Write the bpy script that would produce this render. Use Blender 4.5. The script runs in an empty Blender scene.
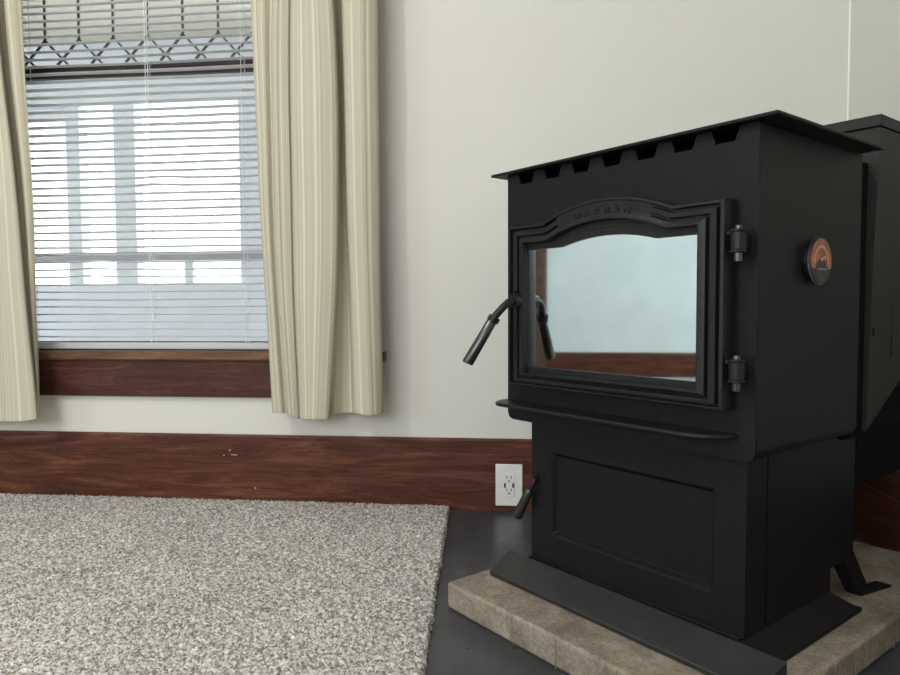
import bpy, bmesh, math, random
from mathutils import Vector, Matrix
random.seed(7)
C = bpy.context.scene.collection
scene = bpy.context.scene
PI = math.pi
R = math.radians

# ------------------------------------------------------------------ camera
PITCH, ROLL, YAW = R(2.638), R(-0.244), R(6.194)
cam_d = bpy.data.cameras.new('camera')
cam = bpy.data.objects.new('camera', cam_d); C.objects.link(cam)
cam_d.sensor_width = 36.0
cam_d.lens = 687.5 / 900 * 36.0
cam_d.clip_start = 0.02
fwd = Vector((0, math.cos(PITCH), -math.sin(PITCH)))
up = Vector((0, math.sin(PITCH), math.cos(PITCH)))
rt = Vector((1, 0, 0))
r2 = rt * math.cos(ROLL) + up * math.sin(ROLL)
u2 = up * math.cos(ROLL) - rt * math.sin(ROLL)
m = Matrix((r2, u2, -fwd)).transposed()
m = Matrix.Rotation(YAW, 3, 'Z') @ m
cam.matrix_world = Matrix.Translation((0, -2.0007, 0.60)) @ m.to_4x4()
scene.camera = cam

# ------------------------------------------------------------------ world, lights, exposure
w = bpy.data.worlds.new('world'); scene.world = w
w.use_nodes = True
bg = w.node_tree.nodes['Background']
bg.inputs[0].default_value = (0.92, 0.955, 1.0, 1)
bg.inputs[1].default_value = 4.0

def lamp(name, kind, loc, power, color, **kw):
    d = bpy.data.lights.new(name, kind); d.energy = power; d.color = color
    for k, v in kw.items(): setattr(d, k, v)
    o = bpy.data.objects.new(name, d); C.objects.link(o); o.location = loc
    return o
# the room's ceiling lamp, left of the camera
lamp('ceiling_lamp_light', 'POINT', (-1.45, -2.0, 2.2), 48, (1.0, 0.97, 0.92), shadow_soft_size=0.06)
# added cool fill panels in front of the solid rear and left walls
o = lamp('added_fill_light', 'AREA', (-1.35, -4.9, 1.62), 72, (0.90, 0.96, 1.0), shape='RECTANGLE', size=2.2, size_y=1.3)
o.rotation_euler = (R(90), 0, 0)
o = lamp('added_fill_light', 'AREA', (-4.38, -3.9, 1.45), 34, (0.80, 0.93, 1.0), shape='RECTANGLE', size=1.0, size_y=1.5)
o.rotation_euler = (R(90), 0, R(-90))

vs = scene.view_settings
vs.view_transform = 'Standard'; vs.look = 'None'; vs.gamma = 1.0
vs.use_curve_mapping = False
vs.exposure = 0.0
scene.cycles.max_bounces = 8
scene.cycles.diffuse_bounces = 5
scene.cycles.sample_clamp_indirect = 6.0

# ------------------------------------------------------------------ materials
def mat(name, col, rough=0.5, metal=0.0, spec=0.5):
    ma = bpy.data.materials.new(name); ma.use_nodes = True
    b = ma.node_tree.nodes['Principled BSDF']
    b.inputs['Base Color'].default_value = (*col, 1)
    b.inputs['Roughness'].default_value = rough
    b.inputs['Metallic'].default_value = metal
    b.inputs['Specular IOR Level'].default_value = spec
    return ma, ma.node_tree, b

def nn(nt, kind, **kw):
    n = nt.nodes.new(kind)
    for k, v in kw.items(): setattr(n, k, v)
    return n

def ramp(nt, fac, stops):
    n = nn(nt, 'ShaderNodeValToRGB')
    e = n.color_ramp.elements
    while len(e) > 1: e.remove(e[-1])
    e[0].position = stops[0][0]; e[0].color = (*stops[0][1], 1)
    for p, c in stops[1:]:
        x = e.new(p); x.color = (*c, 1)
    nt.links.new(fac, n.inputs[0])
    return n.outputs[0]

def coords(nt, scale=(1, 1, 1), rot=(0, 0, 0), kind='Object'):
    tc = nn(nt, 'ShaderNodeTexCoord'); mp = nn(nt, 'ShaderNodeMapping')
    mp.inputs['Scale'].default_value = scale; mp.inputs['Rotation'].default_value = rot
    nt.links.new(tc.outputs[kind], mp.inputs[0])
    return mp.outputs[0]

def noise(nt, vec, scale, detail=3, rough=0.5, dist=0.0):
    n = nn(nt, 'ShaderNodeTexNoise')
    n.inputs['Scale'].default_value = scale; n.inputs['Detail'].default_value = detail
    n.inputs['Roughness'].default_value = rough; n.inputs['Distortion'].default_value = dist
    nt.links.new(vec, n.inputs['Vector'])
    return n.outputs['Fac']

def bump(nt, b, height, strength=0.2, dist=0.002):
    n = nn(nt, 'ShaderNodeBump')
    n.inputs['Strength'].default_value = strength; n.inputs['Distance'].default_value = dist
    nt.links.new(height, n.inputs['Height']); nt.links.new(n.outputs[0], b.inputs['Normal'])

def simple(name, col, rough=0.5, metal=0.0, spec=0.5, var=0.08, scale=30.0, bmp=0.0, bdist=0.001):
    """plain material with a little procedural colour variation"""
    ma, nt, b = mat(name, col, rough, metal, spec)
    f = noise(nt, coords(nt), scale, 3)
    lo = tuple(c * (1 - var) for c in col); hi = tuple(min(1, c * (1 + var)) for c in col)
    nt.links.new(ramp(nt, f, [(0.3, lo), (0.7, hi)]), b.inputs['Base Color'])
    if bmp: bump(nt, b, noise(nt, coords(nt), scale * 8, 2), bmp, bdist)
    return ma

M = {}
M['wall'] = simple('wall_paint', (0.672, 0.650, 0.598), 0.75, spec=0.25, var=0.012, scale=5, bmp=0.08)
M['wall_daylit'] = simple('daylight_tinted_wall', (0.70, 0.81, 0.85), 0.8, spec=0.2, var=0.04, scale=3)  # bluish daylight is put into this wall's colour
M['ceiling'] = simple('ceiling_paint', (0.8, 0.79, 0.76), 0.9, var=0.01)
M['white'] = simple('white_plastic', (0.74, 0.73, 0.69), 0.35, var=0.02)
M['caulk'] = simple('white_caulk', (0.86, 0.85, 0.80), 0.6, var=0.02)
M['dark_slot'] = simple('dark_slot', (0.02, 0.02, 0.02), 0.7)

def wood(name, dark, mid, light, rough=0.4, chips=None):
    ma, nt, b = mat(name, mid, rough, spec=0.22)
    v = coords(nt, (1.2, 9, 9))
    f = noise(nt, v, 2.2, 6, 0.62, 1.6)
    v2 = coords(nt, (2.0, 60, 60))
    f2 = noise(nt, v2, 3.0, 3, 0.6)
    mx = nn(nt, 'ShaderNodeMath', operation='MULTIPLY_ADD')
    nt.links.new(f2, mx.inputs[0]); mx.inputs[1].default_value = 0.4; nt.links.new(f, mx.inputs[2])
    sc = nn(nt, 'ShaderNodeMath', operation='MULTIPLY'); nt.links.new(mx.outputs[0], sc.inputs[0]); sc.inputs[1].default_value = 0.72
    wv = nn(nt, 'ShaderNodeMath', operation='PINGPONG'); nt.links.new(f, wv.inputs[0]); wv.inputs[1].default_value = 0.045
    col = ramp(nt, sc.outputs[0], [(0.28, dark), (0.5, mid), (0.68, light)])
    gr = ramp(nt, wv.outputs[0], [(0.0, (0.72, 0.72, 0.72)), (0.03, (1.1, 1.1, 1.1))])
    ml = nn(nt, 'ShaderNodeMix', data_type='RGBA', blend_type='MULTIPLY'); ml.inputs[0].default_value = 0.8
    nt.links.new(col, ml.inputs[6]); nt.links.new(gr, ml.inputs[7])
    out = ml.outputs[2]
    for (cx, cy, cz, sx_, sz_) in (chips or []):
        tc = nn(nt, 'ShaderNodeTexCoord')
        mp = nn(nt, 'ShaderNodeMapping'); mp.vector_type = 'POINT'
        mp.inputs['Location'].default_value = (-cx / sx_, -cy / 0.03, -cz / sz_)
        mp.inputs['Scale'].default_value = (1 / sx_, 1 / 0.03, 1 / sz_)
        nt.links.new(tc.outputs['Object'], mp.inputs[0])
        nz = nn(nt, 'ShaderNodeTexNoise'); nz.inputs['Scale'].default_value = 1.7; nt.links.new(mp.outputs[0], nz.inputs['Vector'])
        ln = nn(nt, 'ShaderNodeVectorMath', operation='LENGTH'); nt.links.new(mp.outputs[0], ln.inputs[0])
        ad = nn(nt, 'ShaderNodeMath', operation='ADD'); nt.links.new(ln.outputs['Value'], ad.inputs[0]); nt.links.new(nz.outputs['Fac'], ad.inputs[1])
        lt = nn(nt, 'ShaderNodeMath', operation='LESS_THAN'); nt.links.new(ad.outputs[0], lt.inputs[0]); lt.inputs[1].default_value = 1.1
        mm = nn(nt, 'ShaderNodeMix', data_type='RGBA'); nt.links.new(lt.outputs[0], mm.inputs[0])
        nt.links.new(out, mm.inputs[6]); mm.inputs[7].default_value = (0.62, 0.52, 0.45, 1)
        out = mm.outputs[2]
    nt.links.new(out, b.inputs['Base Color'])
    bump(nt, b, f2, 0.12, 0.001)
    return ma
WD, WM, WL = (0.026, 0.008, 0.0045), (0.085, 0.0265, 0.0150), (0.175, 0.070, 0.040)
M['baseboard'] = wood('baseboard_mahogany', WD, WM, WL, 0.42,
    chips=[(-0.893, -0.01, 0.163, 0.006, 0.003), (-0.880, -0.01, 0.149, 0.018, 0.002), (-0.912, -0.01, 0.147, 0.005, 0.002), (-0.812, -0.012, 0.05, 0.005, 0.003)])
M['apron_wood'] = wood('window_mahogany', (0.022, 0.0065, 0.0045), (0.062, 0.020, 0.014), (0.115, 0.045, 0.032), 0.45)
M['stool_wood'] = wood('window_stool_wood', (0.08, 0.038, 0.02), (0.15, 0.078, 0.042), (0.22, 0.125, 0.07), 0.4)
M['sash_wood'] = wood('sash_wood', (0.02, 0.012, 0.011), (0.035, 0.022, 0.02), (0.05, 0.032, 0.03), 0.5)
M['casing_brown'] = wood('door_casing_brown', (0.05, 0.025, 0.018), (0.10, 0.055, 0.04), (0.18, 0.11, 0.085), 0.5)

# dark painted floor
ma, nt, b = mat('dark_floor', (0.03, 0.028, 0.028), 0.3, spec=0.5)
f = noise(nt, coords(nt, (3, 1, 1)), 6, 5)
nt.links.new(ramp(nt, f, [(0.3, (0.030, 0.0315, 0.036)), (0.7, (0.055, 0.059, 0.067))]), b.inputs['Base Color'])
nt.links.new(ramp(nt, noise(nt, coords(nt), 9, 4), [(0.3, (0.26,) * 3), (0.7, (0.42,) * 3)]), b.inputs['Roughness'])
bump(nt, b, noise(nt, coords(nt, (1, 12, 1)), 12, 3), 0.06, 0.002)
M['floor'] = ma

# carpet
ma, nt, b = mat('speckled_carpet', (0.4, 0.38, 0.35), 0.95, spec=0.1)
v = coords(nt)
wrp = nn(nt, 'ShaderNodeTexNoise'); wrp.inputs['Scale'].default_value = 160; nt.links.new(v, wrp.inputs['Vector'])
mxv = nn(nt, 'ShaderNodeMix', data_type='RGBA', blend_type='LINEAR_LIGHT'); mxv.inputs[0].default_value = 0.004
nt.links.new(v, mxv.inputs[6]); nt.links.new(wrp.outputs['Color'], mxv.inputs[7])
vo = nn(nt, 'ShaderNodeTexVoronoi'); vo.inputs['Scale'].default_value = 250; nt.links.new(mxv.outputs[2], vo.inputs['Vector'])
sp = nn(nt, 'ShaderNodeSeparateColor'); nt.links.new(vo.outputs['Color'], sp.inputs[0])
col = ramp(nt, sp.outputs[0], [(0.0, (0.19, 0.165, 0.145)), (0.26, (0.31, 0.283, 0.258)), (0.5, (0.52, 0.49, 0.455)), (0.8, (0.70, 0.67, 0.635)), (1.0, (0.84, 0.81, 0.775))])
big = ramp(nt, noise(nt, v, 3.0, 3), [(0.3, (0.9, 0.9, 0.9)), (0.7, (1.06, 1.06, 1.06))])
ml = nn(nt, 'ShaderNodeMix', data_type='RGBA', blend_type='MULTIPLY'); ml.inputs[0].default_value = 1
nt.links.new(col, ml.inputs[6]); nt.links.new(big, ml.inputs[7]); nt.links.new(ml.outputs[2], b.inputs['Base Color'])
bump(nt, b, vo.outputs['Distance'], 0.35, -0.003)
M['carpet'] = ma

# curtain cloth: stripes run along the cloth, UV.x is the distance across it in metres
def cloth(name, base, tan, white):
    ma, nt, b = mat(name, base, 0.95, spec=0.1)
    uv = coords(nt, (1, 0, 0), kind='UV')
    n1 = noise(nt, uv, 95, 2, 0.5)
    n2 = noise(nt, coords(nt, (1, 0.0, 0), kind='UV'), 420, 2, 0.7)
    mx = nn(nt, 'ShaderNodeMath', operation='MULTIPLY_ADD'); nt.links.new(n2, mx.inputs[0]); mx.inputs[1].default_value = 0.75; nt.links.new(n1, mx.inputs[2])
    sc = nn(nt, 'ShaderNodeMath', operation='MULTIPLY'); nt.links.new(mx.outputs[0], sc.inputs[0]); sc.inputs[1].default_value = 0.571
    col = ramp(nt, sc.outputs[0], [(0.38, tan), (0.455, base), (0.52, base), (0.575, white)])
    wv = noise(nt, coords(nt, (1, 0.35, 1), kind='UV'), 900, 2)
    w2 = ramp(nt, wv, [(0.3, (0.88,) * 3), (0.7, (1.05,) * 3)])
    ml = nn(nt, 'ShaderNodeMix', data_type='RGBA', blend_type='MULTIPLY'); ml.inputs[0].default_value = 1
    nt.links.new(col, ml.inputs[6]); nt.links.new(w2, ml.inputs[7]); nt.links.new(ml.outputs[2], b.inputs['Base Color'])
    bump(nt, b, sc.outputs[0], 0.35, 0.002)
    # a little daylight passes through the weave
    tr = nn(nt, 'ShaderNodeBsdfTranslucent'); nt.links.new(ml.outputs[2], tr.inputs[0])
    ms = nn(nt, 'ShaderNodeMixShader'); ms.inputs[0].default_value = 0.18
    out = nt.nodes['Material Output']
    nt.links.new(b.outputs[0], ms.inputs[1]); nt.links.new(tr.outputs[0], ms.inputs[2]); nt.links.new(ms.outputs[0], out.inputs[0])
    return ma
M['curtain'] = cloth('striped_cream_cloth', (0.62, 0.57, 0.45), (0.36, 0.30, 0.20), (0.82, 0.77, 0.62))

# stove
M['black'] = simple('black_stove_paint', (0.0085, 0.0083, 0.0088), 0.5, spec=0.17, var=0.12, scale=60, bmp=0.12, bdist=0.0006)
M['black_cast'] = simple('black_cast_iron', (0.0090, 0.0087, 0.0087), 0.42, spec=0.30, var=0.15, scale=80, bmp=0.18, bdist=0.0008)
M['black_gloss'] = simple('black_gloss_metal', (0.016, 0.015, 0.015), 0.22, metal=0.0, spec=0.9, var=0.1)
M['hopper_black'] = simple('hopper_black_paint', (0.021, 0.0195, 0.0175), 0.55, spec=0.25, var=0.08, scale=60)
M['black_lit'] = simple('lit_lip_black', (0.030, 0.030, 0.0305), 0.5, spec=0.32, var=0.2, scale=25, bmp=0.1, bdist=0.0006)  # stove black made lighter, light on the lip put into the colour
M['void'] = simple('gap_shade_black', (0.004, 0.004, 0.004), 0.9, spec=0.1)  # near-black for seams, holes and gaps, their shade put into the colour
M['gasket'] = simple('rope_gasket', (0.03, 0.029, 0.028), 0.9, spec=0.2, var=0.3, scale=150)
ma, nt, b = mat('mirrored_glass', (0.60, 0.71, 0.72), 0.03, metal=1.0)
f = noise(nt, coords(nt), 9, 4, 0.6)
nt.links.new(ramp(nt, f, [(0.35, (0.83, 0.90, 0.91)), (0.65, (0.90, 0.96, 0.97))]), b.inputs['Base Color'])
nt.links.new(ramp(nt, noise(nt, coords(nt), 4, 3), [(0.3, (0.02,) * 3), (0.7, (0.045,) * 3)]), b.inputs['Roughness'])
M['mirror'] = ma
M['steel'] = simple('rim_highlight_metal', (0.35, 0.34, 0.33), 0.35, metal=1.0, var=0.2)
M['copper'] = simple('copper_dial', (0.36, 0.125, 0.07), 0.38, metal=0.55, var=0.35, scale=90)
M['copper_light'] = simple('copper_dial_scale', (0.55, 0.30, 0.20), 0.4, metal=0.5, var=0.2, scale=120)
M['dial_dark'] = simple('dial_dark', (0.028, 0.022, 0.019), 0.5, var=0.1)
M['dial_print'] = simple('dial_print', (0.30, 0.25, 0.21), 0.5)

# hearth stone
ma, nt, b = mat('hearth_stone', (0.2, 0.17, 0.14), 0.85, spec=0.2)
v = coords(nt)
f = noise(nt, v, 14, 6, 0.65, 0.4)
col = ramp(nt, f, [(0.25, (0.15, 0.118, 0.088)), (0.5, (0.275, 0.225, 0.172)), (0.75, (0.42, 0.355, 0.285))])
sp_ = ramp(nt, noise(nt, v, 160, 3, 0.7), [(0.35, (0.72,) * 3), (0.6, (1.08,) * 3)])
ml = nn(nt, 'ShaderNodeMix', data_type='RGBA', blend_type='MULTIPLY'); ml.inputs[0].default_value = 1
nt.links.new(col, ml.inputs[6]); nt.links.new(sp_, ml.inputs[7]); nt.links.new(ml.outputs[2], b.inputs['Base Color'])
bump(nt, b, noise(nt, v, 70, 5, 0.7), 0.55, 0.004)
M['stone'] = ma
M['grout'] = simple('hearth_grout', (0.165, 0.135, 0.105), 0.95, var=0.2, scale=90)

# window and porch
ma, nt, b = mat('window_glass', (1, 1, 1), 0.0)
out = nt.nodes['Material Output']
g = nn(nt, 'ShaderNodeBsdfTransparent'); g.inputs[0].default_value = (0.95, 0.97, 0.97, 1)
gl = nn(nt, 'ShaderNodeBsdfGlossy'); gl.inputs['Roughness'].default_value = 0.02
fr = nn(nt, 'ShaderNodeFresnel'); fr.inputs[0].default_value = 1.45
ms = nn(nt, 'ShaderNodeMixShader')
nt.links.new(fr.outputs[0], ms.inputs[0]); nt.links.new(g.outputs[0], ms.inputs[1]); nt.links.new(gl.outputs[0], ms.inputs[2]); nt.links.new(ms.outputs[0], out.inputs[0])
M['glass'] = ma
M['came'] = simple('lead_came', (0.055, 0.055, 0.06), 0.5, var=0.15)
ma, nt, b = mat('blind_vinyl', (0.80, 0.81, 0.80), 0.45, spec=0.3)
f = noise(nt, coords(nt), 4)
nt.links.new(ramp(nt, f, [(0.3, (0.80, 0.81, 0.81)), (0.7, (0.86, 0.87, 0.87))]), b.inputs['Base Color'])
tr = nn(nt, 'ShaderNodeBsdfTranslucent'); tr.inputs[0].default_value = (0.9, 0.91, 0.91, 1)
ms = nn(nt, 'ShaderNodeMixShader'); ms.inputs[0].default_value = 0.5
nt.links.new(b.outputs[0], ms.inputs[1]); nt.links.new(tr.outputs[0], ms.inputs[2]); nt.links.new(ms.outputs[0], nt.nodes['Material Output'].inputs[0])
M['blind'] = ma
M['cord'] = simple('white_cord', (0.8, 0.8, 0.78), 0.8)
M['porch_white'] = simple('porch_white_paint', (0.66, 0.695, 0.75), 0.6, var=0.03, scale=6)
M['porch_grey'] = simple('porch_grey_paint', (0.30, 0.30, 0.30), 0.6, var=0.05, scale=6)
M['porch_beige'] = simple('porch_beige_ceiling', (0.55, 0.51, 0.415), 0.7, var=0.03, scale=6)
M['porch_floor'] = simple('porch_floor_paint', (0.45, 0.46, 0.47), 0.6, var=0.05)

# ------------------------------------------------------------------ mesh helpers
def obj(name, bm, material, parent=None, smooth=None, bevel=0.0, seg=2, kind=None):
    bmesh.ops.recalc_face_normals(bm, faces=bm.faces)
    me = bpy.data.meshes.new(name); bm.to_mesh(me); bm.free()
    me.materials.append(M[material])
    o = bpy.data.objects.new(name, me); C.objects.link(o)
    if parent: o.parent = parent
    if kind: o['kind'] = kind
    if bevel:
        md = o.modifiers.new('bevel', 'BEVEL'); md.width = bevel; md.segments = seg; md.limit_method = 'ANGLE'; md.angle_limit = R(35)
        if smooth is None: smooth = 30
    if smooth:
        for p in me.polygons: p.use_smooth = True
        me.set_sharp_from_angle(angle=R(smooth))
    return o

def box(bm, x0, x1, y0, y1, z0, z1):
    v = [bm.verts.new(p) for p in ((x0, y0, z0), (x1, y0, z0), (x1, y1, z0), (x0, y1, z0), (x0, y0, z1), (x1, y0, z1), (x1, y1, z1), (x0, y1, z1))]
    for f in ((3, 2, 1, 0), (4, 5, 6, 7), (0, 1, 5, 4), (1, 2, 6, 5), (2, 3, 7, 6), (3, 0, 4, 7)):
        bm.faces.new([v[i] for i in f])
    return v

def B(*boxes):
    bm = bmesh.new()
    for b_ in boxes: box(bm, *b_)
    return bm

def prism(bm, pts, f0, f1):
    """extrude the polygon pts between the maps f0 and f1 (2D point -> 3D point)"""
    a = [bm.verts.new(f0(p)) for p in pts]; b_ = [bm.verts.new(f1(p)) for p in pts]
    n = len(pts)
    bm.faces.new(a); bm.faces.new(list(reversed(b_)))
    for i in range(n):
        bm.faces.new((a[i], b_[i], b_[(i + 1) % n], a[(i + 1) % n]))

def tube(bm, pts, rad, n=12, cap=True):
    """round bar through pts; rad a number or one per point"""
    pts = [Vector(p) for p in pts]
    rad = rad if isinstance(rad, (list, tuple)) else [rad] * len(pts)
    rings = []
    ref = None
    for i, p in enumerate(pts):
        t = (pts[min(i + 1, len(pts) - 1)] - pts[max(i - 1, 0)])
        if t.length < 1e-9: t = pts[i] - pts[0] if i else pts[-1] - pts[0]
        t.normalize()
        if ref is None: ref = Vector((0, 0, 1)) if abs(t.z) < 0.9 else Vector((1, 0, 0))
        a = t.cross(ref).normalized(); b_ = a.cross(t).normalized(); ref = b_
        rings.append([bm.verts.new(p + (a * math.cos(2 * PI * k / n) + b_ * math.sin(2 * PI * k / n)) * rad[i]) for k in range(n)])
    for i in range(len(rings) - 1):
        for k in range(n):
            bm.faces.new((rings[i][k], rings[i][(k + 1) % n], rings[i + 1][(k + 1) % n], rings[i + 1][k]))
    if cap:
        bm.faces.new(list(reversed(rings[0]))); bm.faces.new(rings[-1])

def empty(name, loc, rz=0, label=None, cat=None, group=None, kind=None):
    o = bpy.data.objects.new(name, None); C.objects.link(o)
    o.location = loc; o.rotation_euler = (0, 0, rz); o.empty_display_size = 0.1
    tag(o, label, cat, group, kind)
    return o

def tag(o, label=None, cat=None, group=None, kind=None):
    if label: o['label'] = label
    if cat: o['category'] = cat
    if group: o['group'] = group
    if kind: o['kind'] = kind
    return o

# ------------------------------------------------------------------ room shell
XL, XR, YB, ZC = -4.45, 0.874, -5.0, 2.5
OX0, OX1, OZ0, OZ1 = -1.80, -0.57, 0.44, 2.15          # window opening
def struct(name, bm, material, **kw): return obj(name, bm, material, kind='structure', **kw)
struct('floor', B((XL - .12, XR + .12, YB - .12, 0.12, -0.1, 0)), 'floor')
struct('ceiling', B((XL - .12, XR + .12, YB - .12, 0.12, ZC, ZC + 0.1)), 'ceiling')
struct('wall_back', B((XL - .12, OX0, 0, .12, 0, ZC), (OX1, XR + .12, 0, .12, 0, ZC), (OX0, OX1, 0, .12, 0, OZ0), (OX0, OX1, 0, .12, OZ1, ZC)), 'wall')
struct('wall_right', B((XR, XR + .12, YB, 0, 0, ZC)), 'wall')
struct('wall_left', B((XL - .12, XL, YB, 0, 0, ZC)), 'wall_daylit')
struct('wall_rear', B((XL, XR, YB - .12, YB, 0, ZC)), 'wall')
# caulk line in the corner
bm = bmesh.new(); prism(bm, [(0.874, 0), (0.8712, 0), (0.8735, -0.0008), (0.874, -0.0035)], lambda p: (p[0], p[1], 0.212), lambda p: (p[0], p[1], ZC))
struct('trim_1', bm, 'caulk')
# baseboards: a board and a thinner cap with an eased top
def base_profile():
    return [(0, 0), (-0.013, 0), (-0.013, 0.1395), (-0.0115, 0.1415), (-0.0075, 0.1430), (-0.0075, 0.205), (-0.005, 0.2115), (0, 0.2115)]
bm = bmesh.new(); prism(bm, base_profile(), lambda p: (XL, p[0], p[1]), lambda p: (XR, p[0], p[1]))
struct('baseboard_back', bm, 'baseboard')
def side_board(name, xw, sgn):
    bm = bmesh.new()
    # built along local x so that the grain follows the board
    prism(bm, base_profile(), lambda p: (0, p[0], p[1]), lambda p: (-YB, p[0], p[1]))
    o = struct(name, bm, 'baseboard')
    if sgn > 0: o.rotation_euler = (0, 0, -PI / 2); o.location = (xw, 0, 0)
    else: o.rotation_euler = (0, 0, PI / 2); o.location = (xw, YB, 0)
    return o
side_board('baseboard_right', XR, 1)
side_board('baseboard_left', XL, -1)
# brown door casing on the far left wall (what the stove glass mirrors)
bm = B((XL, XL + 0.025, -0.728, -0.58, 0.0, 2.1), (XL, XL + 0.012, -0.58, -0.05, 0.0, 2.0))
struct('door_1', bm, 'casing_brown')

# ------------------------------------------------------------------ window in the back wall
win = empty('window_1', ((OX0 + OX1) / 2, 0, OZ0), kind='structure')
def wp(name, bm, material, parent=None, **kw):
    p = parent or win
    o = obj(name, bm, material, p, **kw)
    if p is win: o.matrix_parent_inverse = Matrix.Translation(win.location).inverted()
    return o
wp('jamb', B((OX0, OX0 + .018, 0, .14, .466, OZ1), (OX1 - .018, OX1, 0, .14, .466, OZ1), (OX0, OX1, 0, .14, OZ1 - .018, OZ1)), 'apron_wood')
wp('casing', B((OX0 - .13, OX0, -.018, 0, .466, OZ1), (OX1, OX1 + .13, -.018, 0, .466, OZ1), (OX0 - .13, OX1 + .13, -.018, 0, OZ1, OZ1 + .14)), 'apron_wood', bevel=.002)
bm = bmesh.new()
stp = [(0.14, .438), (-.028, .438), (-.033, .443), (-.033, .461), (-.028, .466), (0.14, .466)]
prism(bm, stp, lambda p: (OX0 - .155, p[0], p[1]), lambda p: (OX1 + .163, p[0], p[1]))
# the stool sits in the opening: its deep part lies between the jambs
for v in bm.verts:
    if v.co.y > 0.1: v.co.x = max(min(v.co.x, OX1 - .001), OX0 + .001); 
bm.free()
bm = B((OX0 + .001, OX1 - .001, 0.0, .14, .4405, .466))
p2 = [(0.0, .438), (-.028, .438), (-.033, .443), (-.033, .461), (-.028, .466), (0.0, .466)]
prism(bm, p2, lambda p: (OX0 - .155, p[0], p[1]), lambda p: (OX1 + .163, p[0], p[1]))
wp('stool', bm, 'stool_wood')
wp('apron', B((OX0 - .12, OX1 + .10, -.019, 0, .327, .438)), 'apron_wood', bevel=.002)
us = wp('upper_sash', B((OX0 + .018, OX1 - .018, .075, .105, 1.335, 1.366), (OX0 + .018, OX1 - .018, .045, .075, 1.318, 1.345), (OX0 + .018, OX0 + .06, .075, .105, 1.33, 2.13), (OX1 - .06, OX1 - .018, .075, .105, 1.33, 2.13), (OX0 + .018, OX1 - .018, .075, .105, 2.08, 2.13)), 'sash_wood', bevel=.002)
# leaded pattern: uprights that fork into crossing legs above the rail
bm = bmesh.new()
cx0, pit = -1.411 - 3 * 0.1157, 0.1157
yc, cw = .090, .0028
xs = [cx0 + i * pit for i in range(11)]
for x in xs:
    if not (OX0 + .06 < x < OX1 - .06): continue
    box(bm, x - cw, x + cw, yc - .003, yc + .003, 1.452, 2.09)
    for s in (-1, 1):
        a = Vector((x, yc, 1.453)); b_ = Vector((x + s * pit * 0.66, yc, 1.453 - 0.079))
        d = (b_ - a).normalized(); n = Vector((-d.z, 0, d.x)) * cw
        q = [a + n, b_ + n, b_ - n, a - n]
        prism(bm, q, lambda p: (p.x, yc - .003, p.z), lambda p: (p.x, yc + .003, p.z))
wp('lead_came', bm, 'came', us).matrix_parent_inverse = Matrix.Identity(4)
wp('pane', B((OX0 + .06, OX1 - .06, .093, .096, 1.36, 2.085)), 'glass', us)
ls = wp('lower_sash', B((OX0 + .018, OX0 + .06, .045, .075, .466, 1.32), (OX1 - .06, OX1 - .018, .045, .075, .466, 1.32), (OX0 + .018, OX1 - .018, .045, .075, .466, .492)), 'sash_wood', bevel=.002)
wp('pane', B((OX0 + .06, OX1 - .06, .060, .063, .49, 1.32)), 'glass', ls)

# venetian blind
bl = empty('venetian_blind', (-1.185, 0.022, 0.466), label='white horizontal slat blind hanging open in the window between the curtains', cat='blind')
BX, P = 0.598, 0.02325
bm = bmesh.new()
z = 0.0415; k = 0
while z < 1.62:
    tilt = R(random.uniform(-2, 2) - 5.5 + 12 * min(1, max(0, (z - .80) / .16)))
    dz = random.uniform(-.0006, .0006)
    cols = 25
    rows_ = []
    kink = (k in (8, 9, 10, 20, 21))
    for i in range(cols):
        x = -BX + 2 * BX * i / (cols - 1)
        wob = .0008 * math.sin(x * 9 + k) + ((.0045 * math.exp(-((x + .34 - .02 * k) / .05) ** 2)) if kink else 0)
        r_ = []
        for j in range(4):
            y = (j / 3 - .5) * .0245
            zz = z + dz + wob +   .0030 * (1 - (y / .01225) ** 2) + y * math.tan(tilt)
            r_.append(bm.verts.new((x, y, zz)))
        rows_.append(r_)
    for i in range(cols - 1):
        for j in range(3):
            bm.faces.new((rows_[i][j], rows_[i + 1][j], rows_[i + 1][j + 1], rows_[i][j + 1]))
    z += P; k += 1
o = obj('slats', bm, 'blind', bl)
md = o.modifiers.new('thick', 'SOLIDIFY'); md.thickness = .0006; md.offset = 0
obj('bottom_rail', B((-BX, BX, -.013, .013, .004, .024)), 'blind', bl, bevel=.004)
obj('head_rail', B((-BX, BX, -.014, .014, 1.625, 1.66)), 'blind', bl, bevel=.002)
for lx in (-.355, .040, .342):
    bm = bmesh.new()
    for yy in (-.0135, .0135):
        tube(bm, [(lx, yy, .02), (lx, yy, 1.63)], .0009, 6)
    zz = .0415
    while zz < 1.61:
        tube(bm, [(lx, -.0135, zz - .001), (lx, .0135, zz - .001)], .0006, 5)
        if random.random() < .8 and lx < 0 and lx < -.1:
            tube(bm, [(lx - .010, -.014, zz + .004), (lx - .002, -.016, zz + .001), (lx + .006, -.015, zz + .006), (lx + .012, -.014, zz + .004)], .0012, 5)
        zz += P
    obj('ladder_cord', bm, 'cord', bl, smooth=60)
bm = bmesh.new(); tube(bm, [(.050, -.0165, .10), (.050, -.0165, 1.63)], .0011, 6); tube(bm, [(.050, -.0165, .095), (.050, -.0165, .115)], [.004, .0025], 8)
obj('lift_cord', bm, 'cord', bl, smooth=60)

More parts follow.
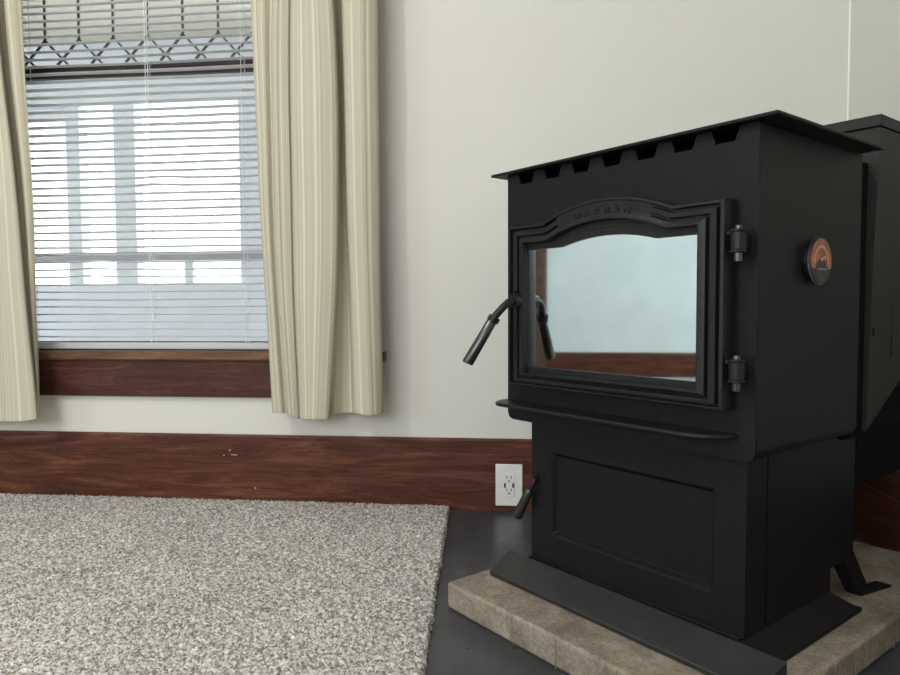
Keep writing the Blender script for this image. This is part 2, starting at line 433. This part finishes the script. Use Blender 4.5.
# porch beyond the window
struct('floor_porch', B((-6, 2, .125, 2.6, -.1, .0)), 'porch_floor')
struct('ceiling_porch', B((-6, 2, .125, 2.62, 2.42, 2.5)), 'porch_beige')
pw = empty('wall_porch', (-2.4, 2.5, 0), kind='structure')
def pp(name, bm, material, parent=None):
    o = obj(name, bm, material, parent or pw, bevel=.004)
    if parent is None: o.matrix_parent_inverse = Matrix.Translation(pw.location).inverted()
    return o
pp('knee_wall', B((-6, 2, 2.5, 2.6, 0, .76)), 'porch_white')
pp('header', B((-6, 2, 2.5, 2.6, 1.985, 2.42)), 'porch_white')
for a, b_ in ((-6, -3.95), (-3.16, -3.06), (-2.81, -2.655), (-1.915, -1.60), (-1.0, -.85), (0.2, .4)):
    pp('post', B((a, b_, 2.5, 2.6, .76, 1.985)), 'porch_white')
pp('rail', B((-6, 2, 2.47, 2.55, .918, .978)), 'porch_grey')
pp('mullion', B((-2.325, -2.265, 2.52, 2.56, .76, .925)), 'porch_white')
pp('mullion', B((-6, -3.16, 2.52, 2.56, 1.89, 1.985)), 'porch_white')

# ------------------------------------------------------------------ curtains
def catmull(p0, p1, p2, p3, t):
    return 0.5 * ((2 * p1) + (-p0 + p2) * t + (2 * p0 - 5 * p1 + 4 * p2 - p3) * t * t + (-p0 + 3 * p1 - 3 * p2 + p3) * t ** 3)
def curtain(name, ctrl, zt, zm, label):
    """ctrl rows: distance from wall, x at z=zt, x at z=zm, x at the hem, hem height"""
    SUB = 9
    pts = []
    n = len(ctrl)
    for i in range(n - 1):
        for s in range(SUB if i < n - 2 else SUB + 1):
            t = s / SUB
            q = [ctrl[max(0, min(n - 1, i + d))] for d in (-1, 0, 1, 2)]
            pts.append([catmull(q[0][c], q[1][c], q[2][c], q[3][c], t) for c in range(5)])
    bm = bmesh.new(); uvl = bm.loops.layers.uv.new('UVMap')
    rows = 46; top = 2.2
    grid = []
    fs = [0.0, .0012] + [j / (rows - 1) for j in range(1, rows)]
    for j in range(rows + 1):
        f = fs[j]
        col = []
        for (y, xt, xm, xb, zb) in pts:
            z = zb + (top - zb) * f
            # quadratic through hem, middle and top of the view, straight above it
            def X(zz):
                L0 = (zz - zm) * (zz - zt) / ((zb - zm) * (zb - zt)); L1 = (zz - zb) * (zz - zt) / ((zm - zb) * (zm - zt)); L2 = (zz - zb) * (zz - zm) / ((zt - zb) * (zt - zm))
                return xb * L0 + xm * L1 + xt * L2
            x = X(z) if z <= zt else X(zt) + (X(zt) - X(zt - .05)) * 4 * (1 - math.exp(-(z - zt) / .2))
            yy = y + .0025 * math.sin(z * 11 + x * 23) 
            col.append(bm.verts.new((x, yy, z)))
        grid.append(col)
    us = [0.0]
    mid = grid[rows // 3]
    for i in range(1, len(pts)): us.append(us[-1] + (mid[i].co - mid[i - 1].co).length)
    for j in range(rows):
        for i in range(len(pts) - 1):
            fc = bm.faces.new((grid[j][i], grid[j][i + 1], grid[j + 1][i + 1], grid[j + 1][i]))
            for lp, (ii, jj) in zip(fc.loops, ((i, j), (i + 1, j), (i + 1, j + 1), (i, j + 1))):
                lp[uvl].uv = (us[ii], fs[jj] * 1.9)
    o = obj(name, bm, 'curtain', smooth=75)
    md = o.modifiers.new('thick', 'SOLIDIFY'); md.thickness = .0016; md.offset = 0
    tag(o, label, 'curtain')
    return o
RC = [(-0.075, -0.7743, -0.7577, -0.7292, 0.2914), (-0.1, -0.7323, -0.7273, -0.6989, 0.2942), (-0.085, -0.7088, -0.7123, -0.6835, 0.2921),
      (-0.118, -0.6880, -0.6928, -0.6645, 0.2917), (-0.112, -0.6544, -0.6572, -0.6447, 0.2824), (-0.102, -0.6492, -0.6534, -0.6392, 0.2794),
      (-0.128, -0.5824, -0.5786, -0.5957, 0.2814), (-0.118, -0.5291, -0.5217, -0.5537, 0.2818), (-0.070, -0.533, -0.524, -0.5524, 0.2875),
      (-0.058, -0.5190, -0.5100, -0.4967, 0.2914), (-0.120, -0.4890, -0.4830, -0.4695, 0.2996), (-0.135, -0.4438, -0.4439, -0.4301, 0.2961),
      (-0.11, -0.4051, -0.4045, -0.3986, 0.2996), (-0.06, -0.4115, -0.4123, -0.4061, 0.2946)]
LC = [(-0.08, -1.8832, -1.8936, -1.9071, 0.2540), (-0.125, -1.7586, -1.7677, -1.7797, 0.2602), (-0.085, -1.7374, -1.7392, -1.7503, 0.2570),
      (-0.125, -1.6314, -1.6418, -1.6485, 0.2620), (-0.1, -1.6211, -1.6183, -1.6112, 0.2599), (-0.13, -1.5579, -1.5357, -1.5216, 0.2631),
      (-0.132, -1.5251, -1.4930, -1.4624, 0.2658), (-0.12, -1.5254, -1.4789, -1.4364, 0.2731), (-0.085, -1.5602, -1.5145, -1.4662, 0.2700),
      (-0.09, -1.5148, -1.4752, -1.4572, 0.2800), (-0.08, -1.4782, -1.4579, -1.4598, 0.2845)]
curtain('curtain', RC, 1.4529, 0.9004, 'striped cream curtain between the window and the stove')
curtain('curtain', LC, 1.4975, 0.9186, 'striped cream curtain at the far side of the window from the stove')
bm = bmesh.new(); tube(bm, [(-2.1, -.1, 2.205), (-.3, -.1, 2.205)], .009, 12)
for x in (-2.02, -.36): tube(bm, [(x, -.1, 2.205), (x, 0, 2.205)], .006, 10)
tag(obj('curtain_rod', bm, 'black', smooth=60), 'dark rod above the window carrying both curtains', 'curtain rod')

# ------------------------------------------------------------------ carpet
def axis(*segs):
    out = []
    for a, b_, s in segs:
        n = max(1, round((b_ - a) / s))
        out += [a + (b_ - a) * i / n for i in range(n)]
    return out + [segs[-1][1]]
gx = axis((-4.42, -2.2, .15), (-2.2, -1.75, .02), (-1.75, 0.0, .0042))      # distance measured from the cut edge
gy = axis((-4.95, -1.6, .15), (-1.6, -1.15, .02), (-1.15, -0.014, .0042))
bm = bmesh.new()
edge = lambda y: -0.221 - 0.062 * y
G = []
for iy, y in enumerate(gy):
    row = []
    for ix, d in enumerate(gx):
        fine = d > -1.76 and y > -1.16
        x = d + (edge(y) if d > -4 else 0)
        h = .0135
        jx = jy = 0
        if fine:
            h += random.gauss(0, .0019); jx, jy = random.gauss(0, .0009), random.gauss(0, .0009)
        last = ix == len(gx) - 1 or iy == len(gy) - 1
        row.append(bm.verts.new((x + jx * (2.2 if ix == len(gx) - 1 else 1), min(y + jy, -.0135), h - (.003 if last else 0))))
    G.append(row)
for iy in range(len(gy) - 1):
    for ix in range(len(gx) - 1):
        bm.faces.new((G[iy][ix], G[iy][ix + 1], G[iy + 1][ix + 1], G[iy + 1][ix]))
# sides down to the floor
loop = [r_[-1] for r_ in G]
low = [bm.verts.new((v.co.x + .002, v.co.y, 0.0005)) for v in loop]
for i in range(len(loop) - 1): bm.faces.new((loop[i], low[i], low[i + 1], loop[i + 1]))
loop = G[-1]; lo2 = [bm.verts.new((v.co.x, v.co.y, 0.0005)) for v in loop]
for i in range(len(loop) - 1): bm.faces.new((loop[i], loop[i + 1], lo2[i + 1], lo2[i]))
o = obj('carpet', bm, 'carpet', smooth=180)
tag(o, 'grey speckled carpet covering the floor below the window', 'carpet')

# ------------------------------------------------------------------ wall outlet
ou = empty('wall_outlet', (-0.0445, -0.013, 0.0785), label='white wall outlet plate on the baseboard beside the stove', cat='outlet')
bm = B((-.0392, .0392, -.0055, 0, -.0615, .0615)); obj('cover_plate', bm, 'white', ou, bevel=.003, seg=3)
rc = obj('receptacle', B((-.0165, .0165, -.0075, -.005, -.0335, .0335)), 'white', ou, bevel=.0015)
bm = bmesh.new()
for zc in (.019, -.017):
    for sx_ in (-.0062, .0062):
        box(bm, sx_ - .0011, sx_ + .0011, -.0079, -.007, zc, zc + .0085)
    tube(bm, [(0, -.0079, zc - .0065), (0, -.007, zc - .0065)], .0026, 10)
obj('plug_slots', bm, 'dark_slot', rc)
for sx_ in (-.0118, .0118):
    obj('usb_port', B((sx_ - .0026, sx_ + .0026, -.0079, -.007, -.0068, .0068)), 'dark_slot', rc)

# ------------------------------------------------------------------ hearth pad (turned 45 degrees into the corner like the stove)
YS = R(-45.796)
SX = Vector((math.cos(YS), math.sin(YS), 0)); SY = Vector((-math.sin(YS), math.cos(YS), 0))
def st(x, y, z=0.0): v = SX * x + SY * y; return Vector((v.x, v.y, z))
HP = .0525
hp = empty('hearth_pad', st(.678, -.13), YS, label='low stone hearth slab under the black pellet stove', cat='hearth')
# local footprint, clipped where it would enter the two walls
def clip_poly(poly, nx, ny, c):
    out = []
    for i in range(len(poly)):
        a, b_ = poly[i], poly[(i + 1) % len(poly)]
        da, db = a[0] * nx + a[1] * ny - c, b_[0] * nx + b_[1] * ny - c
        if da <= 0: out.append(a)
        if (da < 0 < db) or (db < 0 < da):
            t = da / (da - db); out.append((a[0] + (b_[0] - a[0]) * t, a[1] + (b_[1] - a[1]) * t))
    return out
poly = [(.372, -.575), (.985, -.575), (.985, .31), (.372, .31)]
poly = clip_poly(poly, SX.x, SY.x, XR - .023)      # right wall baseboard
poly = clip_poly(poly, SX.y, SY.y, -.023)          # back wall baseboard
loc = lambda p, z: (p[0] - .678, p[1] + .13, z)
bm = bmesh.new(); prism(bm, poly, lambda p: loc(p, 0), lambda p: loc(p, HP))
obj('slab', bm, 'stone', hp, bevel=.006, seg=3)
# grout joints: thin dark strips let into the edge and the border
def strip(a, b_, wd, z0, z1):
    d = Vector((b_[0] - a[0], b_[1] - a[1], 0)).normalized(); n = Vector((-d.y, d.x, 0)) * wd / 2
    q = [Vector((*a, 0)) + n, Vector((*b_, 0)) + n, Vector((*b_, 0)) - n, Vector((*a, 0)) - n]
    prism(bm, [(v.x, v.y) for v in q], lambda p: loc(p, z0), lambda p: loc(p, z1))
for a_, b2 in [((x, -.5754), (x, -.568)) for x in (.56, .665, .79, .90)] + [((.978, y), (.9854, y)) for y in (-.40, -.23, -.06, .11)]:
    bm = bmesh.new(); strip(a_, b2, .003, 0, HP - .004); obj('grout_joint', bm, 'grout', hp)

# ------------------------------------------------------------------ pellet stove
OX, OY, OZ = .674, -.27, HP
stove = empty('pellet_stove', st(OX, OY, OZ), YS, label='black pellet stove with an arched mirrored glass door on a stone slab', cat='stove')
L = lambda x, y, z: (x - OX, y - OY, z - OZ)
def lbox(bm, x0, x1, y0, y1, z0, z1): box(bm, x0 - OX, x1 - OX, y0 - OY, y1 - OY, z0 - OZ, z1 - OZ)
def part(name, bm, material, parent=None, **kw): return obj(name, bm, material, parent or stove, **kw)

x0, x1, yf, yr, zb, zt = .415, .933, -.45, -.105, .372, .857
# upper body: front sheet with the row of vent notches along its top edge
bm = bmesh.new()
notch = [.467 + .069 * i for i in range(7)]
front = [(x0, zb + .014), (x0 + .004, zb + .004), (x0 + .014, zb), (x1 - .014, zb), (x1 - .004, zb + .004), (x1, zb + .014), (x1, zt)]
for cx in reversed(notch):
    front += [(cx + .0225, zt), (cx + .0155, zt - .0205), (cx - .0155, zt - .0205), (cx - .0225, zt)]
front += [(x0, zt)]
prism(bm, front, lambda p: L(p[0], yf, p[1]), lambda p: L(p[0], yf + .004, p[1]))
body = part('front_panel', bm, 'black')
bm = bmesh.new()
sec = [(x0, zt), (x0, zb + .014), (x0 + .004, zb + .004), (x0 + .014, zb), (x1 - .014, zb), (x1 - .004, zb + .004), (x1, zb + .014), (x1, zt)]
for q in ((x0, x0 + .004), (x1 - .004, x1)): lbox(bm, q[0], q[1], yf + .004, yr, zb + .014, zt)
prism(bm, [(x0 + .004, zb + .03), (x0 + .004, zb + .0145), (x0, zb + .0145), (x0 + .004, zb + .004), (x0 + .014, zb), (x1 - .014, zb), (x1 - .004, zb + .004), (x1, zb + .0145), (x1 - .004, zb + .0145), (x1 - .004, zb + .03)], lambda p: L(p[0], yf + .004, p[1]), lambda p: L(p[0], yr, p[1]))
lbox(bm, x0 + .004, x1 - .004, yf + .06, yr, zb + .02, zt - .0005)
part('body_shell', bm, 'black', bevel=.0015)
bm = bmesh.new(); lbox(bm, x0 + .005, x1 - .005, yf + .045, yf + .058, zt - .06, zt - .001)
part('vent_back', bm, 'void')
bm = bmesh.new(); lbox(bm, .384, .968, -.468, -.107, .857, .8625)
part('top_plate', bm, 'black', bevel=.0015)

# door: nested outlines, each with a shallow arch in its top edge
def outline(xl, xr, z0, z1, pk, hw, cx=.676):
    pts = []; msk = []
    def seg(a, b_, n, mk=1.0):
        for i in range(n):
            t = i / n; pts.append((a[0] + (b_[0] - a[0]) * t, a[1] + (b_[1] - a[1]) * t)); msk.append(mk)
    seg((xl, z0), (xr, z0), 8); seg((xr, z0), (xr, z1), 8); seg((xr, z1), (cx + hw, z1), 6)
    Rr = (hw * hw + pk * pk) / (2 * pk)
    n = 32
    for i in range(n):
        u = 1 - 2 * i / n
        pts.append((cx + hw * u, z1 + math.sqrt(Rr * Rr - (hw * u) ** 2) - (Rr - pk))); msk.append(1.0 if abs(u) > .8 else 0.0)
    seg((cx - hw, z1), (xl, z1), 6); seg((xl, z1), (xl, z0), 8)
    return pts, msk
O_ = (.446, .901, .447, .752, .029, .137)
L_ = (.492, .857, .473, .717, .026, .126)
G_ = (.4935, .851, .484, .705, .013, .100)
def lerp(a, b_, s): return tuple(p + (q - p) * s for p, q in zip(a, b_))
rings = [(O_, -.450), (O_, -.474), (lerp(O_, L_, .05), -.480), (lerp(O_, L_, .17), -.4805), (lerp(O_, L_, .21), 'g1'), (lerp(O_, L_, .30), 'g1'), (lerp(O_, L_, .34), -.4790),
         (lerp(O_, L_, .56), -.4790), (lerp(O_, L_, .60), 'g2'), (lerp(O_, L_, .68), 'g2'), (lerp(O_, L_, .72), -.4800), (lerp(O_, L_, .86), -.4835), (lerp(O_, L_, .97), -.4835), (L_, -.481), (L_, -.4690), (G_, -.4685), (G_, -.455)]
bm = bmesh.new(); prev = None
for prm, yv in rings:
    pts, msk = outline(*prm)
    ring = []
    for (x, z), mk in zip(pts, msk):
        y = yv
        if yv in ('g1', 'g2'): y = -.479 + (.0075 if yv == 'g1' else .0065) * mk
        ring.append(bm.verts.new(L(x, y, z)))
    if prev:
        n = len(ring)
        for i in range(n): bm.faces.new((prev[i], prev[(i + 1) % n], ring[(i + 1) % n], ring[i]))
    prev = ring
door = part('door', bm, 'black_cast', smooth=35)
pts, _ = outline(.4936, .855, .480, .709, .018, .106)
bm = bmesh.new(); prism(bm, pts, lambda p: L(p[0], -.4655, p[1]), lambda p: L(p[0], -.4610, p[1]))
part('glass_pane', bm, 'mirror', door)
# rope gasket under the arch
bm = bmesh.new()
for i in range(9):
    a0 = -.075 + .150 * i / 9; a1 = a0 + .013
    zz = lambda u: .7215 + .0115 * (1 - (u / .11) ** 2)
    tube(bm, [L(.678 + a0, -.4685, zz(a0)), L(.678 + (a0 + a1) / 2, -.4695, zz((a0 + a1) / 2)), L(.678 + a1, -.4685, zz(a1))], .0022, 8)
part('gasket', bm, 'gasket', door, smooth=60)
# raised maker's lettering following the arch
def text_mesh(ch, size, depth):
    cu = bpy.data.curves.new('letter', 'FONT'); cu.body = ch; cu.size = size; cu.extrude = depth; cu.align_x = 'CENTER'; cu.offset = .0004
    o = bpy.data.objects.new('letter', cu); C.objects.link(o)
    dg = bpy.context.evaluated_depsgraph_get()
    me = bpy.data.meshes.new_from_object(o.evaluated_get(dg))
    bpy.data.objects.remove(o); bpy.data.curves.remove(cu)
    return me
bm = bmesh.new()
word = 'HARMAN'
for i, ch in enumerate(word):
    me = text_mesh(ch, .0175, .0013)
    u = -.0535 + .0208 * i
    Rr = .33; a = u / Rr
    mt = Matrix.Translation(L(.678 + u, -.4796, .7515 - Rr * (1 - math.cos(a)))) @ Matrix.Rotation(a, 4, 'Y') @ Matrix.Rotation(R(90), 4, 'X')
    me.transform(mt); bm.from_mesh(me); bpy.data.meshes.remove(me)
part('lettering', bm, 'black_cast', door)

# hinges
def hinge(zc):
    bm = bmesh.new()
    hx, hy = .917, -.474
    tube(bm, [L(hx, hy, zc - .013), L(hx, hy, zc + .013)], .0108, 16)
    tube(bm, [L(hx, hy, zc + .0125), L(hx, hy, zc + .0165)], .0128, 16)
    tube(bm, [L(hx, hy, zc - .017), L(hx, hy, zc - .013)], .0125, 16)
    lbox(bm, hx - .006, hx + .006, hy, -.449, zc - .010, zc + .010)
    lbox(bm, hx - .016, hx, hy - .004, hy + .006, zc + .009, zc + .016)
    h = part('hinge', bm, 'black_cast', bevel=.0012)
    bm = bmesh.new()
    tube(bm, [L(hx, hy, zc - .031), L(hx, hy, zc - .029), L(hx, hy, zc - .017), L(hx, hy, zc + .017), L(hx, hy, zc + .0215)], [.003, .006, .0062, .006, .0055], 12)
    p = part('hinge_pin', bm, 'black_gloss', h, smooth=40)
hinge(.690); hinge(.506)

# door handle: boss on the stile, bent rod, collar, slanting grip
bm = bmesh.new()
tube(bm, [L(.477, -.470, .608), L(.477, -.496, .608)], [.0155, .0135], 16)
tube(bm, [L(.477, -.494, .608), L(.478, -.507, .606), L(.474, -.516, .598), L(.466, -.527, .583), L(.461, -.531, .575)], [.0085, .0076, .0072, .0072, .0078], 12)
tube(bm, [L(.4645, -.529, .579), L(.4605, -.533, .570)], [.0115, .0115], 16)
for dz in (.018,): tube(bm, [L(.468, -.479, .608 + dz), L(.468, -.484, .608 + dz)], .0028, 8)
hd = part('door_handle', bm, 'black_cast', smooth=40)
bm = bmesh.new(); tube(bm, [L(.4605, -.5325, .572), L(.4585, -.5345, .567), L(.4405, -.576, .4937), L(.440, -.5767, .4917)], [.0085, .0098, .0108, .0095], 20)
part('grip', bm, 'black_gloss', hd, smooth=40)

# ash shelf below the door
sh = []
xa, xb, ya, yb, ra = .408, .908, -.447, -.503, .030
for i in range(9):
    t = i / 8 * PI / 2; sh.append((xa + ra * (1 - math.cos(t)) * 1.3, yb + .056 - .056 * math.sin(t)))
for i in range(9):
    t = PI / 2 - i / 8 * PI / 2; sh.append((xb - ra * (1 - math.cos(t)) * 2.2, yb + .056 - .056 * math.sin(t)))
bm = bmesh.new(); prism(bm, sh, lambda p: L(p[0], p[1], .404), lambda p: L(p[0], p[1], .411))
part('ash_shelf', bm, 'black_cast', bevel=.0022)

# pedestal with the ash-pan door recess
px0, px1, pf = .447, .903, -.415
bm = bmesh.new()
prof = [(pf + .012, .09), (-.122, .09), (-.122, .131), (-.030, .131), (-.030, .372), (pf + .012, .372)]
prism(bm, prof, lambda p: L(px0, p[0], p[1]), lambda p: L(px1, p[0], p[1]))
part('pedestal', bm, 'black', bevel=.001)
# front frame with sunk panel
bm = bmesh.new()
def rect(x0_, x1_, z0_, z1_, y_): return [bm.verts.new(L(*p)) for p in ((x0_, y_, z0_), (x1_, y_, z0_), (x1_, y_, z1_), (x0_, y_, z1_))]
q = [rect(px0, px1, .0905, .3715, pf + .0118), rect(px0, px1, .0905, .3715, pf), rect(.500, .851, .146, .312, pf), rect(.5035, .8475, .1495, .3085, pf + .0035), rect(.508, .843, .154, .304, pf + .0115)]
for a, b_ in zip(q, q[1:]):
    for i in range(4): bm.faces.new((a[i], a[(i + 1) % 4], b_[(i + 1) % 4], b_[i]))
bm.faces.new(q[-1])
part('ash_door', bm, 'black', bevel=.0012)
bm = bmesh.new(); lbox(bm, px1 - .001, px1 + .0006, -.354, -.3515, .095, .365); part('side_seam', bm, 'void')
# ash latch handle
bm = bmesh.new(); tube(bm, [L(.462, -.414, .258), L(.466, -.425, .252), L(.462, -.430, .238), L(.457, -.432, .228)], .0052, 10)
ah = part('latch_handle', bm, 'black_cast', smooth=40)
bm = bmesh.new(); tube(bm, [L(.459, -.4315, .232), L(.457, -.432, .227), L(.428, -.436, .172), L(.427, -.436, .170)], [.006, .0085, .0105, .009], 14)
part('grip', bm, 'black_gloss', ah, smooth=40)

# base: sloping front lip and side skirts on the slab
bm = bmesh.new()
prof = [(.402, -.490), (.960, -.490), (.974, -.426), (.392, -.426)]
f0 = lambda p: L(p[0], p[1], .0625 if p[1] < -.45 else .0905)
f1 = lambda p: L(p[0] + (.0 if p[1] < -.45 else 0), p[1] + (.003 if p[1] < -.45 else 0), HP + .0005)
prism(bm, prof, f1, f0)
part('ash_lip', bm, 'black_lit', bevel=.0015)
bm = bmesh.new()
# side skirts: slope from the pedestal to a low vertical flange
for s in (1, -1):
    X = lambda x: .674 + s * (x - .674)
    pts = [(.900, .0905), (.928, .066), (.939, .0605), (.939, HP + .0005), (.900, HP + .0005)]
    prism(bm, pts, lambda p: L(X(p[0]), -.425, p[1]), lambda p: L(X(p[0]), -.078 - max(0, .939 - p[0]) * 1.2, p[1]))
lbox(bm, px0 + .006, px1 - .006, -.42, -.13, HP + .0005, .0925)
part('base_skirt', bm, 'black', bevel=.0012)
# rear legs with small feet
for s in (1, -1):
    X = lambda x: .674 + s * (x - .674)
    bm = bmesh.new()
    a = [(.876, -.075, .140), (.900, -.075, .140), (.900, -.030, .150), (.876, -.030, .150)]
    b_ = [(.884, -.012, HP + .001), (.911, -.012, HP + .001), (.905, .040, HP + .001), (.878, .040, HP + .001)]
    va = [bm.verts.new(L(X(x), y, z)) for x, y, z in a]; vb = [bm.verts.new(L(X(x), y, z)) for x, y, z in b_]
    bm.faces.new(va); bm.faces.new(list(reversed(vb)))
    for i in range(4): bm.faces.new((va[i], va[(i + 1) % 4], vb[(i + 1) % 4], vb[i]))
    prism(bm, [(.884, -.012), (.912, -.010), (.930, .080), (.902, .080)], lambda p: L(X(p[0]), p[1], HP + .0005), lambda p: L(X(p[0]), p[1], HP + .005))
    part('leg', bm, 'black', bevel=.001)

# hopper behind the body: wider, its bottom sloping up to the back
hx0, hx1, hf, hr = .415, .933, -.030, .235
bm = bmesh.new()
side = [(hf, .367), (hf, .9145), (hr, .9145), (hr, .515)]
tap = lambda z: .013 * (.93 - z) / .56                  # the bin narrows slightly downwards
prism(bm, side, lambda p: L(hx0 + tap(p[1]), p[0], p[1]), lambda p: L(hx1 - tap(p[1]), p[0], p[1]))
hop = part('hopper', bm, 'hopper_black', bevel=.0015)
bm = bmesh.new(); lbox(bm, hx0 + .005, hx1 - .005, hf + .005, hr - .005, .9140, .9175); part('lid_gap_block', bm, 'void', hop)  # added slab, stops light showing through the lid gap
bm = bmesh.new(); lbox(bm, hx0, hx1, hf, hr, .9170, .9375)
part('hopper_lid', bm, 'hopper_black', hop, bevel=.0015)
bm = bmesh.new(); lbox(bm, hx1 - .010, hx1 - .0065, .068, .16, .500, .612)
part('side_hatch', bm, 'hopper_black', hop, bevel=.0006)
bm = bmesh.new()
ring = []
for i in range(16):
    t = 2 * PI * i / 16; ring.append((-.020 + .0038 * math.cos(t), .550 + .0080 * math.sin(t)))
prism(bm, ring, lambda p: L(hx1 - .010, p[0], p[1]), lambda p: L(hx1 - .0082, p[0], p[1]))
part('screw_hole', bm, 'void', hop)
# guessed feeder housing under the hopper, and a near-black block filling the shaded gap
bm = bmesh.new(); lbox(bm, .440, .905, -.027, .225, .262, .36)
prism(bm, [(-.03, .355), (-.03, .375), (.225, .508), (.225, .355)], lambda p: L(.450, p[0], p[1]), lambda p: L(.905, p[0], p[1]))
lbox(bm, .433, .913, -.104, -.0305, .36, .853)
part('feeder_and_gap_fill', bm, 'void')

# ------------------------------------------------------------------ magnetic thermometer on the stove's side
th = empty('thermometer', st(.9332, -.284, .667), YS, label='round copper dial thermometer stuck to the flat side of the stove', cat='thermometer')
def disc(rad, x0_, x1_, n=40, r2=None):
    bm = bmesh.new()
    tube(bm, [(x0_, 0, 0), (x1_, 0, 0)], [rad, r2 or rad], n)
    return bm
obj('magnet_case', disc(.030, 0.0004, .0085), 'black_gloss', th, smooth=40)
obj('rim', disc(.0365, .0085, .0135, r2=.0355), 'dial_dark', th, smooth=40)
def sector(r0, r1, a0, a1, x_a, x_b, n=30):
    bm = bmesh.new()
    pts = [(r1 * math.cos(a0 + (a1 - a0) * i / n), r1 * math.sin(a0 + (a1 - a0) * i / n)) for i in range(n + 1)]
    if r0 > 0: pts += [(r0 * math.cos(a1 + (a0 - a1) * i / n), r0 * math.sin(a1 + (a0 - a1) * i / n)) for i in range(n + 1)]
    prism(bm, pts, lambda p: (x_a, p[0], p[1]), lambda p: (x_b, p[0], p[1]))
    return bm
fc = obj('dial', sector(0, .0345, R(-20), R(200), .0132, .0140), 'copper', th)
obj('scale', sector(.0200, .0245, R(-12), R(192), .0138, .0143), 'copper_light', fc)
obj('dial_plate', sector(0, .0200, R(0), R(350), .0136, .0142), 'dial_dark', fc).location = (0, 0, -.0165)
obj('pointer', B((.0140, .0150, -.002, .016, .000, .004)), 'copper_light', th).rotation_euler = (R(18), 0, 0)
obj('print_line', B((.0144, .0148, -.014, .016, -.0135, -.0115)), 'dial_print', fc)
bm = bmesh.new()
tube(bm, [(.0105, .0362 * math.cos(R(a)), .0362 * math.sin(R(a))) for a in range(188, 300, 8)], .0012, 8)
obj('rim_highlight', bm, 'steel', th, smooth=60)  # bright arc modelled in place of a highlight on the lower rim
